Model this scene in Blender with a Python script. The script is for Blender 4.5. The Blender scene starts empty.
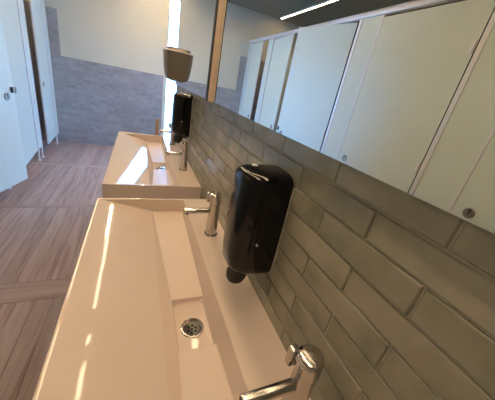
import bpy, bmesh, math, random
from mathutils import Matrix, Vector
random.seed(7)
S = bpy.context.scene
C = S.collection
R = math.radians

# ------------------------------------------------------------------ camera
cam_data = bpy.data.cameras.new('camera')
cam = bpy.data.objects.new('camera', cam_data); C.objects.link(cam)
RIGHT = (0.91809638, -0.35247029, 0.18128360)
DOWN = (0.01226019, -0.43190118, -0.90183760)
FWD = (0.39616756, 0.83019640, -0.39220555)
m = Matrix.Identity(4)
for i in range(3):
    m[i][0] = RIGHT[i]; m[i][1] = -DOWN[i]; m[i][2] = -FWD[i]
m[0][3], m[1][3], m[2][3] = -0.34, 0.0, 1.41
cam.matrix_world = m
cam_data.sensor_width = 36.0
cam_data.lens = 254.567 * 36.0 / 495.0
cam_data.clip_start = 0.02
S.camera = cam

# ------------------------------------------------------------------ world, exposure
W = bpy.data.worlds.new('world'); S.world = W; W.use_nodes = True
bg = W.node_tree.nodes['Background']
bg.inputs['Color'].default_value = (0.17, 0.45, 1.0, 1)
bg.inputs['Strength'].default_value = 20.5
S.view_settings.view_transform = 'Standard'
S.view_settings.look = 'None'
S.view_settings.gamma = 1.0
S.view_settings.use_curve_mapping = False
S.view_settings.exposure = 0.0
LED_COL = (1.0, 0.75, 0.46)
LED_STRENGTH = 82.0

# ------------------------------------------------------------------ materials
MATS = {}
def new_mat(name):
    mt = bpy.data.materials.new(name); mt.use_nodes = True
    MATS[name] = mt
    nt = mt.node_tree
    return mt, nt, nt.nodes['Principled BSDF']
def simple(name, col, rough=0.5, metal=0.0, coat=0.0, noise=0.0, nscale=20.0, bump=0.0, spec=0.5):
    mt, nt, p = new_mat(name)
    p.inputs['Base Color'].default_value = (*col, 1)
    p.inputs['Roughness'].default_value = rough
    p.inputs['Metallic'].default_value = metal
    p.inputs['Coat Weight'].default_value = coat
    p.inputs['Specular IOR Level'].default_value = spec
    if noise > 0 or bump > 0:
        tc = nt.nodes.new('ShaderNodeTexCoord')
        n = nt.nodes.new('ShaderNodeTexNoise'); n.inputs['Scale'].default_value = nscale
        n.inputs['Detail'].default_value = 5
        nt.links.new(tc.outputs['Object'], n.inputs['Vector'])
        if noise > 0:
            r = nt.nodes.new('ShaderNodeValToRGB')
            a = [max(0, c * (1 - noise)) for c in col]; b = [min(1, c * (1 + noise)) for c in col]
            r.color_ramp.elements[0].color = (*a, 1); r.color_ramp.elements[1].color = (*b, 1)
            r.color_ramp.elements[0].position = 0.3; r.color_ramp.elements[1].position = 0.7
            nt.links.new(n.outputs['Fac'], r.inputs['Fac'])
            nt.links.new(r.outputs['Color'], p.inputs['Base Color'])
        if bump > 0:
            bp = nt.nodes.new('ShaderNodeBump'); bp.inputs['Strength'].default_value = bump
            bp.inputs['Distance'].default_value = 0.002
            nt.links.new(n.outputs['Fac'], bp.inputs['Height'])
            nt.links.new(bp.outputs['Normal'], p.inputs['Normal'])
    return mt

simple('paint_cream', (0.61, 0.58, 0.48), 0.75, noise=0.02, nscale=3, bump=0.05)
simple('paint_ceiling', (0.25, 0.225, 0.16), 0.85, noise=0.02, nscale=3)
simple('grout', (0.37, 0.34, 0.28), 0.9, noise=0.15, nscale=60)
simple('floor_grout', (0.20, 0.15, 0.135), 0.9, noise=0.1, nscale=60)
simple('ceramic', (0.86, 0.71, 0.63), 0.055, coat=0.3, noise=0.01, nscale=8)
simple('ceramic_worn', (0.86, 0.71, 0.63), 0.34, noise=0.01, nscale=8)
simple('laminate', (0.67, 0.72, 0.63), 0.28, noise=0.015, nscale=4)
simple('laminate_edge', (0.10, 0.10, 0.10), 0.5)
simple('aluminium', (0.82, 0.78, 0.78), 0.35, metal=0.35, noise=0.03, nscale=40)
simple('chrome', (0.52, 0.485, 0.46), 0.20, metal=1.0, noise=0.02, nscale=30)
simple('brass_grey', (0.42, 0.37, 0.30), 0.32, metal=1.0)
simple('black_gloss', (0.004, 0.004, 0.005), 0.10, spec=0.35)
simple('black_matte', (0.012, 0.012, 0.012), 0.55)
simple('grey_plastic', (0.36, 0.33, 0.30), 0.45)
simple('satin_taupe', (0.19, 0.16, 0.13), 0.35, metal=0.35, noise=0.05, nscale=12)
simple('white_plastic', (0.80, 0.78, 0.75), 0.4)
simple('frame_white', (0.80, 0.79, 0.76), 0.45)
simple('tan_edge', (0.76, 0.60, 0.48), 0.55, noise=0.08, nscale=30)
simple('bronze_dark', (0.012, 0.011, 0.010), 0.6)
simple('mirror_silver', (0.88, 0.90, 0.88), 0.0, metal=1.0)
simple('mirror_edge', (0.25, 0.26, 0.24), 0.3)
simple('paving', (0.62, 0.62, 0.60), 0.9, noise=0.08, nscale=4)
simple('strainer_metal', (0.16, 0.145, 0.13), 0.4, metal=0.6)
simple('dark_hole', (0.01, 0.009, 0.008), 0.8)

def brick_material(name, c0, c1, c2):
    mt, nt, p = new_mat(name)
    oi = nt.nodes.new('ShaderNodeObjectInfo')
    tc = nt.nodes.new('ShaderNodeTexCoord')
    add = nt.nodes.new('ShaderNodeVectorMath'); add.operation = 'ADD'
    mul = nt.nodes.new('ShaderNodeMath'); mul.operation = 'MULTIPLY'; mul.inputs[1].default_value = 37.0
    nt.links.new(oi.outputs['Random'], mul.inputs[0])
    comb = nt.nodes.new('ShaderNodeCombineXYZ')
    for k in 'XYZ': nt.links.new(mul.outputs[0], comb.inputs[k])
    nt.links.new(tc.outputs['Object'], add.inputs[0]); nt.links.new(comb.outputs[0], add.inputs[1])
    n = nt.nodes.new('ShaderNodeTexNoise'); n.inputs['Scale'].default_value = 9; n.inputs['Detail'].default_value = 4
    nt.links.new(add.outputs[0], n.inputs['Vector'])
    r = nt.nodes.new('ShaderNodeValToRGB')
    e = r.color_ramp.elements
    e[0].position = 0.30; e[0].color = (*c0, 1)
    e[1].position = 0.72; e[1].color = (*c2, 1)
    k = e.new(0.5); k.color = (*c1, 1)
    nt.links.new(n.outputs['Fac'], r.inputs['Fac'])
    hsv = nt.nodes.new('ShaderNodeHueSaturation')
    mr = nt.nodes.new('ShaderNodeMapRange'); mr.inputs['To Min'].default_value = 0.88; mr.inputs['To Max'].default_value = 1.10
    nt.links.new(oi.outputs['Random'], mr.inputs['Value'])
    nt.links.new(mr.outputs[0], hsv.inputs['Value']); nt.links.new(r.outputs['Color'], hsv.inputs['Color'])
    nt.links.new(hsv.outputs['Color'], p.inputs['Base Color'])
    p.inputs['Roughness'].default_value = 0.22
    n2 = nt.nodes.new('ShaderNodeTexNoise'); n2.inputs['Scale'].default_value = 26; n2.inputs['Detail'].default_value = 3
    nt.links.new(add.outputs[0], n2.inputs['Vector'])
    bp = nt.nodes.new('ShaderNodeBump'); bp.inputs['Strength'].default_value = 0.35; bp.inputs['Distance'].default_value = 0.003
    nt.links.new(n2.outputs['Fac'], bp.inputs['Height']); nt.links.new(bp.outputs['Normal'], p.inputs['Normal'])
brick_material('brick_glaze', (0.205, 0.200, 0.142), (0.295, 0.278, 0.218), (0.375, 0.342, 0.280))
brick_material('brick_glaze_grey', (0.295, 0.285, 0.305), (0.330, 0.320, 0.345), (0.375, 0.360, 0.385))

def plank_material():
    mt, nt, p = new_mat('plank_tile')
    oi = nt.nodes.new('ShaderNodeObjectInfo'); tc = nt.nodes.new('ShaderNodeTexCoord')
    mul = nt.nodes.new('ShaderNodeMath'); mul.operation = 'MULTIPLY'; mul.inputs[1].default_value = 53.0
    nt.links.new(oi.outputs['Random'], mul.inputs[0])
    comb = nt.nodes.new('ShaderNodeCombineXYZ')
    for k in 'XYZ': nt.links.new(mul.outputs[0], comb.inputs[k])
    mp = nt.nodes.new('ShaderNodeMapping'); mp.inputs['Scale'].default_value = (26, 1.6, 1)
    nt.links.new(tc.outputs['Object'], mp.inputs['Vector'])
    add = nt.nodes.new('ShaderNodeVectorMath'); add.operation = 'ADD'
    nt.links.new(mp.outputs[0], add.inputs[0]); nt.links.new(comb.outputs[0], add.inputs[1])
    n = nt.nodes.new('ShaderNodeTexNoise'); n.inputs['Scale'].default_value = 1.0; n.inputs['Detail'].default_value = 5
    n.inputs['Distortion'].default_value = 1.2
    nt.links.new(add.outputs[0], n.inputs['Vector'])
    r = nt.nodes.new('ShaderNodeValToRGB'); e = r.color_ramp.elements
    e[0].position = 0.30; e[0].color = (0.290, 0.195, 0.165, 1)
    e[1].position = 0.70; e[1].color = (0.475, 0.360, 0.335, 1)
    k = e.new(0.47); k.color = (0.405, 0.298, 0.268, 1)
    nt.links.new(n.outputs['Fac'], r.inputs['Fac'])
    hsv = nt.nodes.new('ShaderNodeHueSaturation')
    mr = nt.nodes.new('ShaderNodeMapRange'); mr.inputs['To Min'].default_value = 0.85; mr.inputs['To Max'].default_value = 1.15
    nt.links.new(oi.outputs['Random'], mr.inputs['Value'])
    nt.links.new(mr.outputs[0], hsv.inputs['Value']); nt.links.new(r.outputs['Color'], hsv.inputs['Color'])
    nt.links.new(hsv.outputs['Color'], p.inputs['Base Color'])
    p.inputs['Roughness'].default_value = 0.42
plank_material()

def wood_material():
    mt, nt, p = new_mat('wood')
    tc = nt.nodes.new('ShaderNodeTexCoord')
    mp = nt.nodes.new('ShaderNodeMapping'); mp.inputs['Scale'].default_value = (40, 40, 3)
    nt.links.new(tc.outputs['Object'], mp.inputs['Vector'])
    n = nt.nodes.new('ShaderNodeTexNoise'); n.inputs['Scale'].default_value = 1; n.inputs['Detail'].default_value = 4
    nt.links.new(mp.outputs[0], n.inputs['Vector'])
    r = nt.nodes.new('ShaderNodeValToRGB'); e = r.color_ramp.elements
    e[0].color = (0.26, 0.10, 0.03, 1); e[1].color = (0.50, 0.23, 0.07, 1)
    nt.links.new(n.outputs['Fac'], r.inputs['Fac']); nt.links.new(r.outputs['Color'], p.inputs['Base Color'])
    p.inputs['Roughness'].default_value = 0.45
wood_material()

def glass_material():
    mt, nt, p = new_mat('window_glass')
    nt.nodes.remove(p)
    out = nt.nodes['Material Output']
    t = nt.nodes.new('ShaderNodeBsdfTransparent'); t.inputs['Color'].default_value = (0.93, 0.96, 0.96, 1)
    g = nt.nodes.new('ShaderNodeBsdfGlossy'); g.inputs['Roughness'].default_value = 0.02
    f = nt.nodes.new('ShaderNodeFresnel'); f.inputs['IOR'].default_value = 1.45
    mx = nt.nodes.new('ShaderNodeMixShader')
    nt.links.new(f.outputs[0], mx.inputs[0]); nt.links.new(t.outputs[0], mx.inputs[1]); nt.links.new(g.outputs[0], mx.inputs[2])
    nt.links.new(mx.outputs[0], out.inputs['Surface'])
glass_material()

def led_material(name, k):
    mt, nt, p = new_mat(name)
    p.inputs['Base Color'].default_value = (0.9, 0.9, 0.88, 1)
    p.inputs['Emission Color'].default_value = (*LED_COL, 1)
    p.inputs['Emission Strength'].default_value = LED_STRENGTH * k
led_material('led_diffuser', 1.0)
led_material('led_diffuser_dim', 0.5)

# ------------------------------------------------------------------ helpers
def obj(name, mesh, parent=None, loc=None):
    o = bpy.data.objects.new(name, mesh); C.objects.link(o)
    if parent is not None: o.parent = parent
    if loc is not None: o.location = loc
    return o
def to_mesh(bm, name, mats, smooth=None):
    me = bpy.data.meshes.new(name)
    bmesh.ops.recalc_face_normals(bm, faces=bm.faces)
    bm.to_mesh(me); bm.free()
    for mt in (mats if isinstance(mats, (list, tuple)) else [mats]):
        me.materials.append(MATS[mt])
    if smooth is not None:
        me.polygons.foreach_set('use_smooth', [True] * len(me.polygons))
        me.set_sharp_from_angle(angle=R(smooth))
    return me
def add_box(bm, x0, x1, y0, y1, z0, z1, bev=0.0, seg=1, mi=0):
    r = bmesh.ops.create_cube(bm, size=1)
    vs = r['verts']
    for v in vs:
        v.co.x = x0 + (v.co.x + .5) * (x1 - x0)
        v.co.y = y0 + (v.co.y + .5) * (y1 - y0)
        v.co.z = z0 + (v.co.z + .5) * (z1 - z0)
    fs = list({f for v in vs for f in v.link_faces})
    for f in fs: f.material_index = mi
    if bev > 0:
        es = list({e for v in vs for e in v.link_edges})
        bmesh.ops.bevel(bm, geom=es, offset=bev, segments=seg, profile=.5, affect='EDGES')
def box(name, x0, x1, y0, y1, z0, z1, mat, parent=None, bev=0.0, seg=1, smooth=None):
    bm = bmesh.new(); add_box(bm, x0, x1, y0, y1, z0, z1, bev, seg)
    return obj(name, to_mesh(bm, name, mat, smooth if smooth is not None else (40 if seg > 1 else None)), parent)
def add_lathe(bm, prof, n=32, axis='Z', origin=(0, 0, 0), mi=0, cap0=True, cap1=True):
    rings = []
    for r, h in prof:
        ring = []
        for i in range(n):
            a = 2 * math.pi * i / n
            c, s = r * math.cos(a), r * math.sin(a)
            p = {'Z': (c, s, h), 'X': (h, c, s), 'Y': (s, h, c)}[axis]
            ring.append(bm.verts.new((p[0] + origin[0], p[1] + origin[1], p[2] + origin[2])))
        rings.append(ring)
    for a, b in zip(rings, rings[1:]):
        for i in range(n):
            f = bm.faces.new((a[i], a[(i + 1) % n], b[(i + 1) % n], b[i])); f.material_index = mi
    if cap0: bm.faces.new(rings[0][::-1]).material_index = mi
    if cap1: bm.faces.new(rings[-1]).material_index = mi
    return rings
def lathe(name, prof, mat, parent=None, n=32, axis='Z', origin=(0, 0, 0), smooth=35, caps=True):
    bm = bmesh.new(); add_lathe(bm, prof, n, axis, origin, cap0=caps, cap1=caps)
    return obj(name, to_mesh(bm, name, mat, smooth), parent)
def tag(o, label, cat, group=None, kind=None):
    o['label'] = label; o['category'] = cat
    if group: o['group'] = group
    if kind: o['kind'] = kind
    return o
def thing(name, label, cat, loc=(0, 0, 0), rz=0, group=None):
    o = bpy.data.objects.new(name, None); C.objects.link(o)
    o.empty_display_size = .1
    o.location = loc; o.rotation_euler = (0, 0, rz)
    return tag(o, label, cat, group)
def copy_tree(root, loc, label):
    r = root.copy(); C.objects.link(r); r.location = loc; r['label'] = label
    for ch in list(root.children):
        c = ch.copy(); C.objects.link(c); c.parent = r
        for g in list(ch.children):
            d = g.copy(); C.objects.link(d); d.parent = c
    return r

# ------------------------------------------------------------------ room shell
FARY, BACKY, CEIL = 5.25, -1.6, 2.71
LEFTX, SIDEX, ENDY = -3.1, 1.35, 2.85
WX0, WX1, WZ0, WZ1 = 0.055, 0.42, 0.10, 2.56        # slit window hole in the far wall

# floor: a grout bed and its wood-look plank tiles
floor = box('floor', LEFTX - .1, SIDEX + .1, BACKY - .1, FARY + .1, -0.10, -0.004, 'floor_grout')
tag(floor, 'brown wood-look plank tiled washroom floor', 'floor', kind='structure')
PM = {}
def plank_mesh(w, l):
    key = (round(w, 3), round(l, 3))
    if key not in PM:
        bm = bmesh.new(); a, b, c = w / 2, l / 2, 0.0015
        lo = [bm.verts.new(p) for p in ((-a, -b, -.005), (a, -b, -.005), (a, b, -.005), (-a, b, -.005))]
        mid = [bm.verts.new(p) for p in ((-a, -b, -c), (a, -b, -c), (a, b, -c), (-a, b, -c))]
        top = [bm.verts.new(p) for p in ((-a + c, -b + c, 0), (a - c, -b + c, 0), (a - c, b - c, 0), (-a + c, b - c, 0))]
        for p, q in ((lo, mid), (mid, top)):
            for i in range(4): bm.faces.new((p[i], p[(i + 1) % 4], q[(i + 1) % 4], q[i]))
        bm.faces.new(top)
        PM[key] = to_mesh(bm, 'plank', 'plank_tile')
    return PM[key]
G = 0.003
cross = [(-1.02, -0.85), (0.23, 0.41), (1.50, 1.67), (2.75, 2.81), (4.02, 4.10)]
ys = [BACKY] + [v for c in cross for v in c] + [FARY]
PW = 0.0925
for i in range(0, len(ys), 2):                    # planks that run along the room
    y0, y1 = ys[i], ys[i + 1]
    x = -1.097 + (i % 4) * 0.017 - PW * 30
    rest = bmesh.new() if y1 < 0.3 else None       # fields behind the camera: one piece
    while x < SIDEX:
        a, b = max(x, LEFTX), min(x + PW, SIDEX)
        if b - a > 0.02:
            if rest is None:
                o = obj('plank', plank_mesh(b - a - G, y1 - y0 - G), floor)
                o.location = ((a + b) / 2, (y0 + y1) / 2, random.uniform(-.0006, 0))
            else:
                add_box(rest, a + G / 2, b - G / 2, y0 + G / 2, y1 - G / 2, -.005, random.uniform(-.0006, 0))
        x += PW
    if rest is not None:
        o = obj('hidden_planks', to_mesh(rest, 'hidden_planks', 'plank_tile'), floor); o['kind'] = 'stuff'
for k, (y0, y1) in enumerate(cross):              # cross planks between the fields
    x = LEFTX - 0.3 * (k % 3)
    while x < SIDEX:
        a, b = max(x, LEFTX), min(x + 1.2, SIDEX)
        if b - a > 0.02:
            o = obj('plank', plank_mesh(y1 - y0 - G, b - a - G), floor)
            o.location = ((a + b) / 2, (y0 + y1) / 2, random.uniform(-.0006, 0)); o.rotation_euler = (0, 0, R(90))
        x += 1.2

ceiling = box('ceiling', LEFTX - .1, SIDEX + .1, BACKY - .1, FARY + .1, CEIL, CEIL + .1, 'paint_ceiling')
tag(ceiling, 'plain grey painted washroom ceiling', 'ceiling', kind='structure')

# brick tiles
BM_ = {}
BH, BL, BT = 0.0555, 0.2115, 0.007
def add_brick(bm, cx, cy, w, h, t=BT, c=0.0022):
    a, b = w / 2, h / 2
    lo = [bm.verts.new(p) for p in ((cx - a, cy - b, 0), (cx + a, cy - b, 0), (cx + a, cy + b, 0), (cx - a, cy + b, 0))]
    mid = [bm.verts.new(p) for p in ((cx - a, cy - b, t - c), (cx + a, cy - b, t - c), (cx + a, cy + b, t - c), (cx - a, cy + b, t - c))]
    top = [bm.verts.new(p) for p in ((cx - a + c, cy - b + c, t), (cx + a - c, cy - b + c, t), (cx + a - c, cy + b - c, t), (cx - a + c, cy + b - c, t))]
    for p, q in ((lo, mid), (mid, top)):
        for i in range(4): bm.faces.new((p[i], p[(i + 1) % 4], q[(i + 1) % 4], q[i]))
    bm.faces.new(top)
def brick_mesh(w, h, mat):
    key = (round(w, 3), round(h, 3), mat)
    if key not in BM_:
        bm = bmesh.new(); add_brick(bm, 0, 0, w, h)
        BM_[key] = to_mesh(bm, 'brick', mat)
    return BM_[key]
def brick_cells(u0, u1, v0, v1, vref, uref):
    out = []
    k0 = math.floor((v0 - vref) / BH - 1e-6)
    k = k0
    while vref + k * BH < v1 - 1e-4:
        a, b = max(v0, vref + k * BH), min(v1, vref + (k + 1) * BH)
        off = uref + (BL / 2 if k % 2 else 0)
        j = math.floor((u0 - off) / BL)
        while off + j * BL < u1 - 1e-4:
            c, d = max(u0, off + j * BL), min(u1, off + (j + 1) * BL)
            if d - c > 0.012 and b - a > 0.012: out.append((c, d, a, b))
            j += 1
        k += 1
    return out
JG = 0.0035
def lay_bricks(wall, cells, frame, mat='brick_glaze'):
    for c, d, a, b in cells:
        o = obj('brick', brick_mesh(d - c - JG, b - a - JG, mat), wall)
        jit = Matrix.Translation(((c + d) / 2, (a + b) / 2, random.uniform(-.0010, .0008))) @ \
            Matrix.Rotation(random.gauss(0, .0035), 4, 'X') @ Matrix.Rotation(random.gauss(0, .0022), 4, 'Y')
        o.matrix_local = frame @ jit
def stuff_bricks(wall, cells, frame, name='hidden_bricks', mat='brick_glaze'):
    bm = bmesh.new()
    for c, d, a, b in cells: add_brick(bm, (c + d) / 2, (a + b) / 2, d - c - JG, b - a - JG)
    o = obj(name, to_mesh(bm, name, mat), wall); o.matrix_local = frame; o['kind'] = 'stuff'
    return o

# right wall (x = 0 is the face of the bricks)
wr = box('wall_right', .0035, 0.14, BACKY, ENDY, 0, 1.389, 'grout')
tag(wr, 'right wall of grey-green glazed brick tiles behind the basins', 'wall', kind='structure')
box('plaster', 0.003, 0.14, BACKY, ENDY, 1.389, CEIL, 'paint_cream', wr)
FR = Matrix(((0, 0, -1, BT), (-1, 0, 0, 0), (0, 1, 0, 0), (0, 0, 0, 1)))   # u = -y, v = z, n = -x
vis = [q for q in brick_cells(-ENDY, 0.35, 0.78, 1.389, 1.1665, -0.1430 - BL)]
lay_bricks(wr, vis, FR)
stuff_bricks(wr, brick_cells(-ENDY, 0.35, 0.0, 0.7775, 1.1665, -0.143 - BL) + brick_cells(0.35, -BACKY, 0.0, 1.389, 1.1665, -0.143 - BL), FR)

# far wall with the slit window
wf = box('wall_far', LEFTX, WX0, FARY, FARY + .15, 0, CEIL, 'paint_cream')
tag(wf, 'far wall with grey brick tile dado and cream paint above', 'wall', kind='structure')
box('wall_piece', WX0, WX1, FARY, FARY + .15, WZ1, CEIL, 'paint_cream', wf)
box('wall_piece', WX0, WX1, FARY, FARY + .15, 0, WZ0, 'paint_cream', wf)
box('wall_piece', WX1, SIDEX, FARY, FARY + .15, 0, CEIL, 'paint_cream', wf)
DADO = 1.355
box('grout_bed', LEFTX, WX0 - .001, FARY - .0085, FARY, 0, DADO, 'grout', wf)
box('grout_bed', LEFTX, -1.455, FARY - .0085, FARY, DADO, 1.96, 'grout', wf)
FF = Matrix(((1, 0, 0, 0), (0, 0, -1, FARY - .005), (0, 1, 0, 0), (0, 0, 0, 1)))   # u = x, v = z, n = -y
lay_bricks(wf, brick_cells(-1.62, WX0 - .002, 0.0, DADO, 0.02, 0.0) + brick_cells(-1.62, -1.455, DADO, 1.96, 0.02, 0.0), FF, 'brick_glaze_grey')
stuff_bricks(wf, brick_cells(LEFTX, -1.62, 0.0, 1.96, 0.02, 0.0), FF, mat='brick_glaze_grey')

w1 = thing('window_1', 'tall narrow slit window glowing white beside the far corner', 'window')
w1['kind'] = 'structure'
box('window_frame', WX0, WX0 + .055, FARY - .010, FARY + .10, WZ0, WZ1, 'paint_cream', w1)
box('window_frame', WX1 - .03, WX1, FARY + .02, FARY + .10, WZ0, WZ1, 'frame_white', w1)
box('window_frame', WX0 + .055, WX1 - .03, FARY + .02, FARY + .10, WZ1 - .05, WZ1, 'frame_white', w1)
box('window_frame', WX0 + .055, WX1 - .03, FARY + .02, FARY + .10, WZ0, WZ0 + .05, 'frame_white', w1)
box('pane', WX0 + .055, WX1 - .03, FARY + .055, FARY + .061, WZ0 + .05, WZ1 - .05, 'window_glass', w1)
lt = box('latch', .200, .232, FARY + .005, FARY + .054, .46, .545, 'black_matte', w1, bev=.004)

# other walls
wl = tag(box('wall_left', LEFTX - .1, LEFTX - .01, BACKY, FARY, 0, CEIL, 'paint_cream'), 'tiled wall at the back of the cubicles', 'wall', kind='structure')
box('grout_bed', LEFTX - .01, LEFTX - .005, BACKY, FARY, 0, 1.96, 'grout', wl)
FL = Matrix(((0, 0, 1, LEFTX - .007), (1, 0, 0, 0), (0, 1, 0, 0), (0, 0, 0, 1)))   # u = y, v = z, n = x
stuff_bricks(wl, brick_cells(BACKY, FARY - .01, 0.0, 1.96, 0.02, 0.0), FL, mat='brick_glaze_grey')
tag(box('wall_back', LEFTX, SIDEX, BACKY - .1, BACKY, 0, CEIL, 'paint_cream'), 'cream wall behind the camera', 'wall', kind='structure')
tag(box('wall_return', 0.14, SIDEX, ENDY - .14, ENDY, 0, CEIL, 'paint_cream'), 'cream wall returning behind the basin wall', 'wall', kind='structure')
DY0, DY1, DZ1 = 3.1, 5.05, 2.25
ws = box('wall_side', SIDEX, SIDEX + .12, ENDY - .14, DY0, 0, CEIL, 'paint_cream')
tag(ws, 'cream wall of the entrance bay holding the glazed door', 'wall', kind='structure')
box('wall_piece', SIDEX, SIDEX + .12, DY1, FARY + .15, 0, CEIL, 'paint_cream', ws)
box('wall_piece', SIDEX, SIDEX + .12, DY0, DY1, DZ1, CEIL, 'paint_cream', ws)
d1 = thing('door_1', 'glazed entrance door letting daylight into the far bay', 'door'); d1['kind'] = 'structure'
mid = (DY0 + DY1) / 2
for a, b in ((DY0, mid - .005), (mid + .005, DY1)):
    box('stile', SIDEX + .03, SIDEX + .07, a, a + .06, 0.005, DZ1, 'frame_white', d1)
    box('stile', SIDEX + .03, SIDEX + .07, b - .06, b, 0.005, DZ1, 'frame_white', d1)
    box('door_rail', SIDEX + .03, SIDEX + .07, a + .06, b - .06, DZ1 - .07, DZ1, 'frame_white', d1)
    box('door_rail', SIDEX + .03, SIDEX + .07, a + .06, b - .06, 0.005, .12, 'frame_white', d1)
    box('pane', SIDEX + .047, SIDEX + .053, a + .06, b - .06, .12, DZ1 - .07, 'window_glass', d1)
box('handle', SIDEX + .0, SIDEX + .03, mid + .03, mid + .05, .9, 1.2, 'aluminium', d1)
pv = box('outside_paving', SIDEX + .12, 14, -8, 16, -.25, -.05, 'paving')
tag(pv, 'pale paving outside the entrance door', 'pavement', kind='structure')
pv2 = box('outside_paving', -10, SIDEX + .12, FARY + .15, 16, -.25, -.05, 'paving')
tag(pv2, 'pale paving outside the slit window', 'pavement', kind='structure')

ow = box('low_sky_blocker', 6.0, 6.2, -2, 10, -.05, 3.1, 'paving')  # unseen wall, added to block low sky so daylight falls on lower parts
tag(ow, 'unseen wall added outside the entrance door to block the low sky', 'wall', kind='structure')

# daylight portals: guide sky sampling through the real openings
def portal(name, loc, rot, sx, sy):
    l = bpy.data.lights.new(name, 'AREA'); l.shape = 'RECTANGLE'; l.size = sx; l.size_y = sy
    l.cycles.is_portal = True
    o = bpy.data.objects.new(name, l); C.objects.link(o); o.location = loc; o.rotation_euler = rot
portal('door_portal', (SIDEX + .13, mid, DZ1 / 2), (R(90), 0, R(90)), DY1 - DY0, DZ1)
portal('window_portal', ((WX0 + WX1) / 2, FARY + .16, (WZ0 + WZ1) / 2), (R(-90), 0, 0), WX1 - WX0, WZ1 - WZ0)

# ------------------------------------------------------------------ ceiling lights
def led(x, y0, y1, label, mat='led_diffuser'):
    t = thing('ceiling_light', label, 'light', (x, (y0 + y1) / 2, CEIL), group='linear ceiling lights')
    h = (y1 - y0) / 2
    bm = bmesh.new()
    add_box(bm, -.023, -.0155, -h, h, -.022, 0); add_box(bm, .0155, .023, -h, h, -.022, 0)
    add_box(bm, -.0155, .0155, -h, -h + .006, -.022, 0); add_box(bm, -.0155, .0155, h - .006, h, -.022, 0)
    obj('housing', to_mesh(bm, 'housing', 'aluminium'), t)
    box('diffuser', -.015, .015, -h + .007, h - .007, -.020, -.010, mat, t)
    return t
led(-.29, 2.45, 5.12, 'long linear ceiling light over the far basin')
led(-.29, -0.60, 2.12, 'long linear ceiling light over the near basin')
led(.235, 3.15, 5.12, 'unseen linear ceiling light added in the entrance bay for the basin streak')  # added lamp, out of view: lengthens the streak reflected in the near basin
led(-2.07, 2.45, 5.10, 'linear ceiling light above the far toilet cubicles, seen in the mirror', 'led_diffuser_dim')
led(-2.07, -0.60, 2.12, 'linear ceiling light above the near toilet cubicles', 'led_diffuser_dim')

# ------------------------------------------------------------------ mirrors and the batten between them
MB, MT = 1.325, 2.32
def mirror(y0, y1, xf, label):
    t = thing('wall_mirror', label, 'mirror', (0, (y0 + y1) / 2, MB), group='wall mirrors above the basins')
    h = (y1 - y0) / 2
    box('backing', xf + .005, -0.0002, -h + .004, h - .004, .004, MT - MB - .004, 'mirror_edge', t)
    box('glass', xf, xf + .005, -h, h, 0, MT - MB, 'mirror_silver', t)
    return t
mirror(1.352, 2.84, -.015, 'frameless wall mirror above the far basin')
mirror(-1.2, 1.308, -.015, 'long frameless wall mirror reflecting the cubicle doors')
bt = thing('trim_1', 'upright tan batten between the two mirrors', 'batten', (0, 1.330, MB)); bt['kind'] = 'structure'
box('batten', -.032, -.0002, -.018, .018, -.004, MT - MB, 'tan_edge', bt)
box('edge_strip', -.036, -.032, -.018, .018, -.004, MT - MB, 'bronze_dark', bt)

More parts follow.
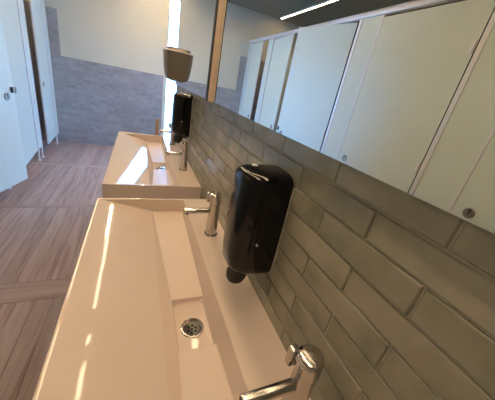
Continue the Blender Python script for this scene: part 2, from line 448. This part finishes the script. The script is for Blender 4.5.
# ------------------------------------------------------------------ basins
BLEN = 1.270
def make_basin(cy, label):
    t = thing('trough_basin', label, 'basin', (0, cy, 0.70), group='trough basins along the tiled wall')
    H = .15; L = BLEN / 2; e = .014; rl = .088; rc = -.024
    xo, xi, xs, xw, xb = -.507, -.496, -.275, -.126, -.0005
    def sec(y, zf, xl, xr):
        return [(xo, y, H), (xi, y, H - .002), (xs, y, H - .062), (xl, y, H + zf), (xr, y, H + zf), (xw, y, H), (xb, y, H)]
    st = [sec(-L + e, -.066, -.270, -.131), sec(rc - rl, -.090, -.236, -.136), sec(rc + rl, -.090, -.236, -.136), sec(L - e, -.066, -.270, -.131)]
    bm = bmesh.new()
    V = [[bm.verts.new(p) for p in s] for s in st]
    for a in range(3):
        for k in range(6):
            if a == 1 and k == 3: continue            # the recess
            bm.faces.new((V[a][k], V[a][k + 1], V[a + 1][k + 1], V[a + 1][k])).material_index = 1 if k == 3 else 0
    zr = H - .106
    q = [V[1][3], V[1][4], V[2][4], V[2][3]]
    ins = [(-.234, rc - rl + .002), (-.138, rc - rl + .002), (-.138, rc + rl - .001), (-.234, rc + rl - .001)]
    low = [bm.verts.new((x, y, zr)) for x, y in ins]
    for i in range(4): bm.faces.new((q[i], q[(i + 1) % 4], low[(i + 1) % 4], low[i]))
    # recess floor with a round hole for the waste
    n = 32; rr = .031
    cxr, cyr = -.187, rc - .012
    ring = [bm.verts.new((cxr + rr * math.cos(2 * math.pi * i / n), cyr + rr * math.sin(2 * math.pi * i / n), zr)) for i in range(n)]
    def nearest(i):
        a = 2 * math.pi * i / n; c, s = math.cos(a), math.sin(a)
        return 2 if c > 0 and s > 0 else 3 if c <= 0 and s > 0 else 0 if c <= 0 else 1
    for i in range(n):
        j = (i + 1) % n
        a, b = nearest(i + .25), nearest(i + .75)
        f = (ring[i], ring[j], low[nearest(i + .5)])
        bm.faces.new(f)
    for i in (n // 4, n // 2, 3 * n // 4, 0):
        a, b = nearest(i - .5), nearest(i + .5)
        bm.faces.new((low[a], ring[i], low[b]))
    deep = [bm.verts.new((v.co.x, v.co.y, zr - .03)) for v in ring]
    for i in range(n): bm.faces.new((ring[i], ring[(i + 1) % n], deep[(i + 1) % n], deep[i]))
    # end rims and end walls
    for a, yy in ((0, -L), (3, L)):
        s = V[a]
        o0 = bm.verts.new((xo, yy, H)); o1 = bm.verts.new((xb, yy, H)); o2 = bm.verts.new((xw, yy, H)); o3 = bm.verts.new((xi, yy, H))
        tw = [bm.verts.new((p.co.x, p.co.y, H - .0008)) for p in (s[1], s[5])]
        bm.faces.new((s[0], s[1], o3, o0)); bm.faces.new((s[1], s[5], o2, o3)); bm.faces.new((s[5], s[6], o1, o2))
        bm.faces.new((s[1], s[2], s[3], s[4], s[5]))
        for v in tw: bm.verts.remove(v)
        b0 = bm.verts.new((xo + .004, yy, 0)); b1 = bm.verts.new((xb, yy, 0))
        bm.faces.new((o0, o3, o2, o1, b1, b0))
        if a == 0: A = (o0, b0, b1, o1)
        else: B = (o0, b0, b1, o1)
    fr = [A[0]] + [V[k][0] for k in range(4)] + [B[0]]
    bm.faces.new(fr + [B[1], A[1]])
    bk = [A[3]] + [V[k][6] for k in range(4)] + [B[3]]
    bm.faces.new(bk + [B[2], A[2]])
    bm.faces.new((A[1], A[2], B[2], B[1]))
    me = to_mesh(bm, 'bowl', ['ceramic', 'ceramic_worn'])
    bowl = obj('bowl', me, t)
    bv = bowl.modifiers.new('bevel', 'BEVEL'); bv.width = .003; bv.segments = 3; bv.limit_method = 'ANGLE'; bv.angle_limit = R(12)
    me.polygons.foreach_set('use_smooth', [True] * len(me.polygons))
    wn = bowl.modifiers.new('normals', 'WEIGHTED_NORMAL'); wn.weight = 100; wn.keep_sharp = False
    # waste
    w = lathe('waste', [(.0215, -.006), (.024, -.0015), (.029, .0025), (.033, .0022), (.0345, 0.0004), (.0345, -.0003), (.030, -.001), (.030, -.02), (.0215, -.02), (.0215, -.006)], 'chrome', t, 40, caps=False)
    w.location = (cxr, cyr, zr + .0006)
    bm = bmesh.new()
    add_lathe(bm, [(.0225, -.012), (.0225, -.0045), (.020, -.0060), (.0002, -.0075)], 36, cap0=True, cap1=True)
    for i in range(6):
        a = 2 * math.pi * i / 6 + .3
        add_lathe(bm, [(.0042, -.0105), (.0042, -.0063)], 14, origin=(.0118 * math.cos(a), .0118 * math.sin(a), 0), mi=1)
    add_lathe(bm, [(.004, -.0115), (.004, -.0069)], 14, mi=1)
    sn = obj('strainer', to_mesh(bm, 'strainer', ['strainer_metal', 'dark_hole'], 30), w)
    for sx in (-.229, -.143):                       # clips for the waste cover
        c = lathe('cover_clip', [(.0045, 0), (.0045, .004), (.003, .006)], 'white_plastic', t, 14)
        c.location = (sx, rc + rl - .010, zr + .011)
        c.rotation_euler = (R(90), 0, 0)
    return t
BY1, BY2 = 0.556, 1.988
make_basin(BY1, 'near cream-peach trough basin with a round chrome waste in plain view')
make_basin(BY2, 'far cream-peach trough basin with a pale window reflection on its slope')

# ------------------------------------------------------------------ taps
def make_tap(loc, label):
    t = thing('basin_tap', label, 'tap', loc, group='chrome basin taps')
    lathe('base_ring', [(.0270, 0), (.0270, .003), (.0250, .005), (.022, .005)], 'chrome', t)
    lathe('body', [(.0228, .005), (.0225, .02), (.0212, .09), (.0212, .138)], 'chrome', t)
    bm = bmesh.new()
    rings = add_lathe(bm, [(.0210, .1385), (.0222, .1395), (.0228, .142), (.0236, .170), (.0238, .1705), (.0238, .1725), (.0232, .1730), (.0232, .1745), (.0222, .1765), (.0190, .1785), (.0140, .1800), (.0075, .1808), (.0020, .1810)], 40)
    for v in bm.verts:                             # the push head slants towards the room
        if v.co.z > .16: v.co.z += v.co.x * .14; v.co.x -= .004
    hd = obj('push_head', to_mesh(bm, 'push_head', 'chrome', 30), t)
    lathe('press_mark', [(.0045, 0), (.0045, .0015), (.003, .002)], 'brass_grey', hd, 16, origin=(-.003, 0, .1800))
    # spout
    bm = bmesh.new()
    prof = [(.0108, -.012), (.0108, -.114), (.0098, -.117), (.0075, -.117), (.0070, -.110)]
    add_lathe(bm, prof, 24, 'X')
    sp = obj('spout', to_mesh(bm, 'spout', 'chrome', 35), t); sp.location = (0, 0, .107); sp.rotation_euler = (0, R(-1), 0)
    lathe('aerator', [(.0072, 0), (.0072, .003), (.005, .004)], 'dark_hole', sp, 16, origin=(-.104, 0, -.0125))
    box('side_lever', -.030, -.014, .014, .029, .135, .178, 'chrome', t, bev=.004, seg=2)
    return t
TX = -.064
tp = make_tap((TX, .860, .850), 'chrome push tap at the far end of the near basin')
copy_tree(tp, (-.066, .204, .848), 'chrome push tap nearest the camera, cut by the bottom edge')
copy_tree(tp, (TX, 1.645, .850), 'chrome push tap at the near end of the far basin')
copy_tree(tp, (TX, 2.310, .850), 'chrome push tap at the far end of the far basin by the slit window')

# ------------------------------------------------------------------ soap dispensers
def dring(d, w, z, n=44, p=3.0, fx=0.0):
    """D-shaped ring: flat at the wall, rounded to the room"""
    pts = []
    for i in range(n + 1):
        a = -math.pi / 2 + math.pi * i / n
        c, s = math.cos(a), math.sin(a)
        x = -d * (abs(c) ** (2 / p)) + fx
        y = (w / 2) * math.copysign(abs(s) ** (2 / p), s)
        pts.append((x, y, z))
    return pts
def loft(bm, rings, mi=0):
    vs = [[bm.verts.new(p) for p in r] for r in rings]
    n = len(vs[0])
    for a, b in zip(vs, vs[1:]):
        for i in range(n):
            f = bm.faces.new((a[i], a[(i + 1) % n], b[(i + 1) % n], b[i])); f.material_index = mi
    bm.faces.new(vs[0][::-1]).material_index = mi; bm.faces.new(vs[-1]).material_index = mi
def make_soap(loc, label):
    t = thing('soap_dispenser', label, 'soap dispenser', loc, group='black soap dispensers on the tiled wall')
    bm = bmesh.new()
    prof = [(.000, .086, .098), (.004, .098, .110), (.011, .108, .118), (.022, .114, .123), (.060, .118, .126), (.120, .119, .127), (.185, .118, .127)]
    prof.append((.250, .1165, .1265))
    for i in range(1, 9):                          # rounded shoulder
        a = i / 8 * R(78)
        prof.append((.260 + .021 * math.sin(a), .116 - .024 * (1 - math.cos(a)), .126 - .036 * (1 - math.cos(a))))
    prof += [(.2835, .078, .076), (.2850, .058, .050)]
    loft(bm, [dring(d, w, z, p=3.4, fx=-.006) for z, d, w in prof])
    cv = obj('cover', to_mesh(bm, 'cover', 'black_gloss', 45), t)
    box('back_plate', -.006, -.0005, -.0655, .0655, .004, .262, 'grey_plastic', t, bev=.0025)
    # push pump under the cover
    bm = bmesh.new()
    rings = []
    for z, x0, x1, w in ((-.062, -.088, -.062, .026), (-.058, -.097, -.052, .038), (-.045, -.104, -.045, .046), (-.025, -.106, -.040, .050), (-.008, -.098, -.034, .052), (.004, -.092, -.030, .052)):
        c, hx = (x0 + x1) / 2, (x1 - x0) / 2
        rings.append([(c + hx * math.cos(2 * math.pi * i / 24), w / 2 * math.sin(2 * math.pi * i / 24), z) for i in range(24)])
    loft(bm, rings)
    obj('pump', to_mesh(bm, 'pump', 'black_matte', 40), t)
    box('pump_bracket', -.045, -.012, -.022, .022, -.018, .004, 'black_matte', t, bev=.004)
    lathe('lock_button', [(.0085, -.002), (.0085, .0015), (.006, .0025)], 'white_plastic', cv, 20, origin=(-.074, .022, .2835))
    # small drop mark low on the side of the cover
    bm = bmesh.new()
    pts = [(0, .0045), (.0022, .0005), (.0024, -.0018), (.0012, -.0034), (-.0012, -.0034), (-.0024, -.0018), (-.0022, .0005)]
    f0 = [bm.verts.new((x, 0, z)) for x, z in pts]; f1 = [bm.verts.new((x, .004, z)) for x, z in pts]
    bm.faces.new(f0); bm.faces.new(f1[::-1])
    for i in range(7): bm.faces.new((f0[i], f0[(i + 1) % 7], f1[(i + 1) % 7], f1[i]))
    dm = obj('drop_mark', to_mesh(bm, 'drop_mark', 'white_plastic'), cv); dm.location = (-.066, -.0648, .104)
    return t
sd = make_soap((0, .532, .960), 'glossy black soap dispenser on the brick tiles above the near basin')
copy_tree(sd, (0, 1.925, 1.022), 'black soap dispenser above the far basin beside the slit window')

# ------------------------------------------------------------------ taupe dispenser at the end of the far mirror
t = thing('towel_dispenser', 'tapered taupe metal dispenser at the far end of the mirror', 'dispenser', (-.015, 2.735, 1.372))
bm = bmesh.new()
loft(bm, [dring(d, w, z, p=5) for z, d, w in ((-.012, .060, .110), (-.010, .078, .138), (-.002, .092, .156), (.012, .102, .168), (.05, .112, .178), (.10, .120, .186), (.16, .126, .194), (.222, .129, .198))])
obj('shell', to_mesh(bm, 'shell', 'satin_taupe', 40), t)
bm = bmesh.new()
loft(bm, [dring(d, w, z, p=5) for z, d, w in ((.2225, .133, .206), (.230, .133, .206), (.232, .130, .202))])
obj('lid_rim', to_mesh(bm, 'lid_rim', 'aluminium', 40), t)
bm = bmesh.new()
loft(bm, [dring(d, w, z, p=5) for z, d, w in ((.2322, .108, .170), (.250, .100, .160), (.256, .092, .150))])
obj('top_cap', to_mesh(bm, 'top_cap', 'satin_taupe', 40), t)
box('nozzle', -.055, -.015, -.04, .04, -.018, -.0122, 'black_matte', t, bev=.003)

# wooden post by the window
t = thing('wooden_post', 'short orange wooden post standing by the far wall beside the slit window', 'post', (-.036, 4.9, 0))
bm = bmesh.new(); add_box(bm, -.030, .030, -.030, .030, .012, .655, .008, 2)
obj('shaft', to_mesh(bm, 'shaft', 'wood', 40), t)
box('foot', -.060, .060, -.060, .060, 0, .012, 'bronze_dark', t, bev=.003)

# ------------------------------------------------------------------ toilet cubicles
SX, TH = -1.587, .018          # front plane and panel thickness
CZ0, CZ1 = .155, 2.17
def pilaster(y0, y1, label, ends=(1, 1), post=1):
    """post: which side (-1 near, 1 far) carries the wide hinge post"""
    t = thing('cubicle_pilaster', label, 'cubicle panel', (SX, (y0 + y1) / 2, 0), group='cubicle front pilasters')
    h = (y1 - y0) / 2
    box('panel', -TH, 0, -h + (.0345 if post < 0 else .015), h - (.0345 if post > 0 else .015), CZ0, 2.189, 'laminate', t)
    for s, on in ((-1, ends[0]), (1, ends[1])):
        if not on: continue
        wd = .034 if s == post else .0145
        a, b = (-h, -h + wd) if s < 0 else (h - wd, h)
        box('edge_profile', -TH - .006, .007 if s == post else .004, a, b, CZ0 - .03, 2.189, 'aluminium', t, bev=.002)
        yc = s * (h - .022)
        f = lathe('foot', [(.026, 0), (.026, .006), (.012, .010), (.012, CZ0 - .001)], 'aluminium', t, 20, origin=(-TH / 2, yc, 0))
    return t
pilaster(5.085, 5.249, 'narrow white cubicle panel against the far wall', (1, 0), -1)
pilaster(4.165, 4.350, 'white cubicle panel between the two farthest doors', (1, 1), -1)
pilaster(3.170, 3.420, 'white cubicle panel behind the free edge of the wide-open door')
pilaster(2.050, 2.335, 'white cubicle panel holding the hinges of the wide-open door')
pilaster(0.890, 1.200, 'white cubicle panel reflected at the right of the mirror')
pilaster(-.250, 0.040, 'white cubicle panel opposite the camera')
pilaster(-1.599, -1.12, 'white cubicle panel nearest the back wall', (0, 1))
rl_ = box('head_rail', SX - .030, SX + .014, BACKY + .001, FARY - .013, 2.190, 2.240, 'aluminium', bev=.006, seg=2)
tag(rl_, 'aluminium head rail running along the top of the cubicles', 'rail')
for y, lab in ((4.26, 'farthest partition panel between toilet cubicles'), (3.30, 'partition panel beside the wide-open cubicle'), (2.19, 'partition panel behind the wide-open door hinges'),
               (1.05, 'partition panel between the two near closed cubicles'), (-.10, 'partition panel nearest the back wall')):
    t = thing('cubicle_partition', lab, 'cubicle panel', (0, y, 0), group='cubicle partitions')
    box('panel', LEFTX + .001, SX - TH - .008, -.009, .009, CZ0, 2.05, 'laminate', t)
    lathe('foot', [(.022, 0), (.022, .006), (.011, .010), (.011, CZ0 - .001)], 'aluminium', t, 18, origin=(-2.3, 0, 0))
def cubicle_door(yh, width, sgn, ang, label, pull=False):
    """hinge at yh, leaf runs in direction sgn (+1 = to the far wall), opened by ang degrees into the room"""
    t = thing('cubicle_door', label, 'door', (SX, yh, 0), -sgn * R(ang), group='toilet cubicle doors')
    a, b = (0.010, width) if sgn > 0 else (-width, -0.010)
    lf = box('leaf', -TH, 0, a, b, CZ0, CZ1, 'laminate', t)
    e = .0025
    if sgn > 0:
        box('edge_band', -TH, 0, b, b + e, CZ0, CZ1, 'aluminium', t); box('edge_band', -TH, 0, a - e, a, CZ0, CZ1, 'laminate_edge', t)
    else:
        box('edge_band', -TH, 0, a - e, a, CZ0, CZ1, 'aluminium', t); box('edge_band', -TH, 0, b, b + e, CZ0, CZ1, 'laminate_edge', t)
    for z in (.40, 1.12, 1.90):
        hg = lathe('hinge', [(.007, -.036), (.008, -.034), (.008, -.002), (.0065, -.0015), (.0065, .0015), (.008, .002), (.008, .034), (.007, .036)], 'aluminium', t, 14)
        hg.location = (.0085, sgn * .016, z)
        box('hinge_leaf', 0.0003, .0035, *sorted((sgn * .008, sgn * .035)), z - .03, z + .03, 'aluminium', t)
    yl = sgn * (width - .092)
    lk = lathe('lock', [(.033, 0), (.033, .005), (.029, .008), (.012, .0085)], 'brass_grey', t, 30, 'X', (0.0004, yl, .965))
    box('coin_slot', .0085, .0102, yl - .003, yl + .003, .955, .975, 'dark_hole', lk)
    box('indicator', .0085, .0100, yl - .010, yl + .010, .979, .988, 'dark_hole', lk)
    if pull:
        box('pull', .0005, .020, sgn * (width - .03) - .006, sgn * (width - .03) + .006, .995, 1.045, 'black_matte', t, bev=.005, seg=2)
    return t
cubicle_door(5.083, .600, -1, 4, 'pale cubicle door next to the far wall, slightly ajar')
cubicle_door(4.163, .715, -1, 5.5, 'second pale cubicle door from the far wall, ajar')
cubicle_door(2.350, .790, 1, 14, 'pale blue-lit cubicle door swung open at the left edge of the photo', True)
cubicle_door(1.202, .845, 1, 0, 'closed pale cubicle door with round lock in the middle of the mirror')
cubicle_door(.042, .845, 1, 0, 'closed pale cubicle door with large round lock at the mirror right edge')
cubicle_door(-1.118, .865, 1, 0, 'closed pale cubicle door nearest the back wall')
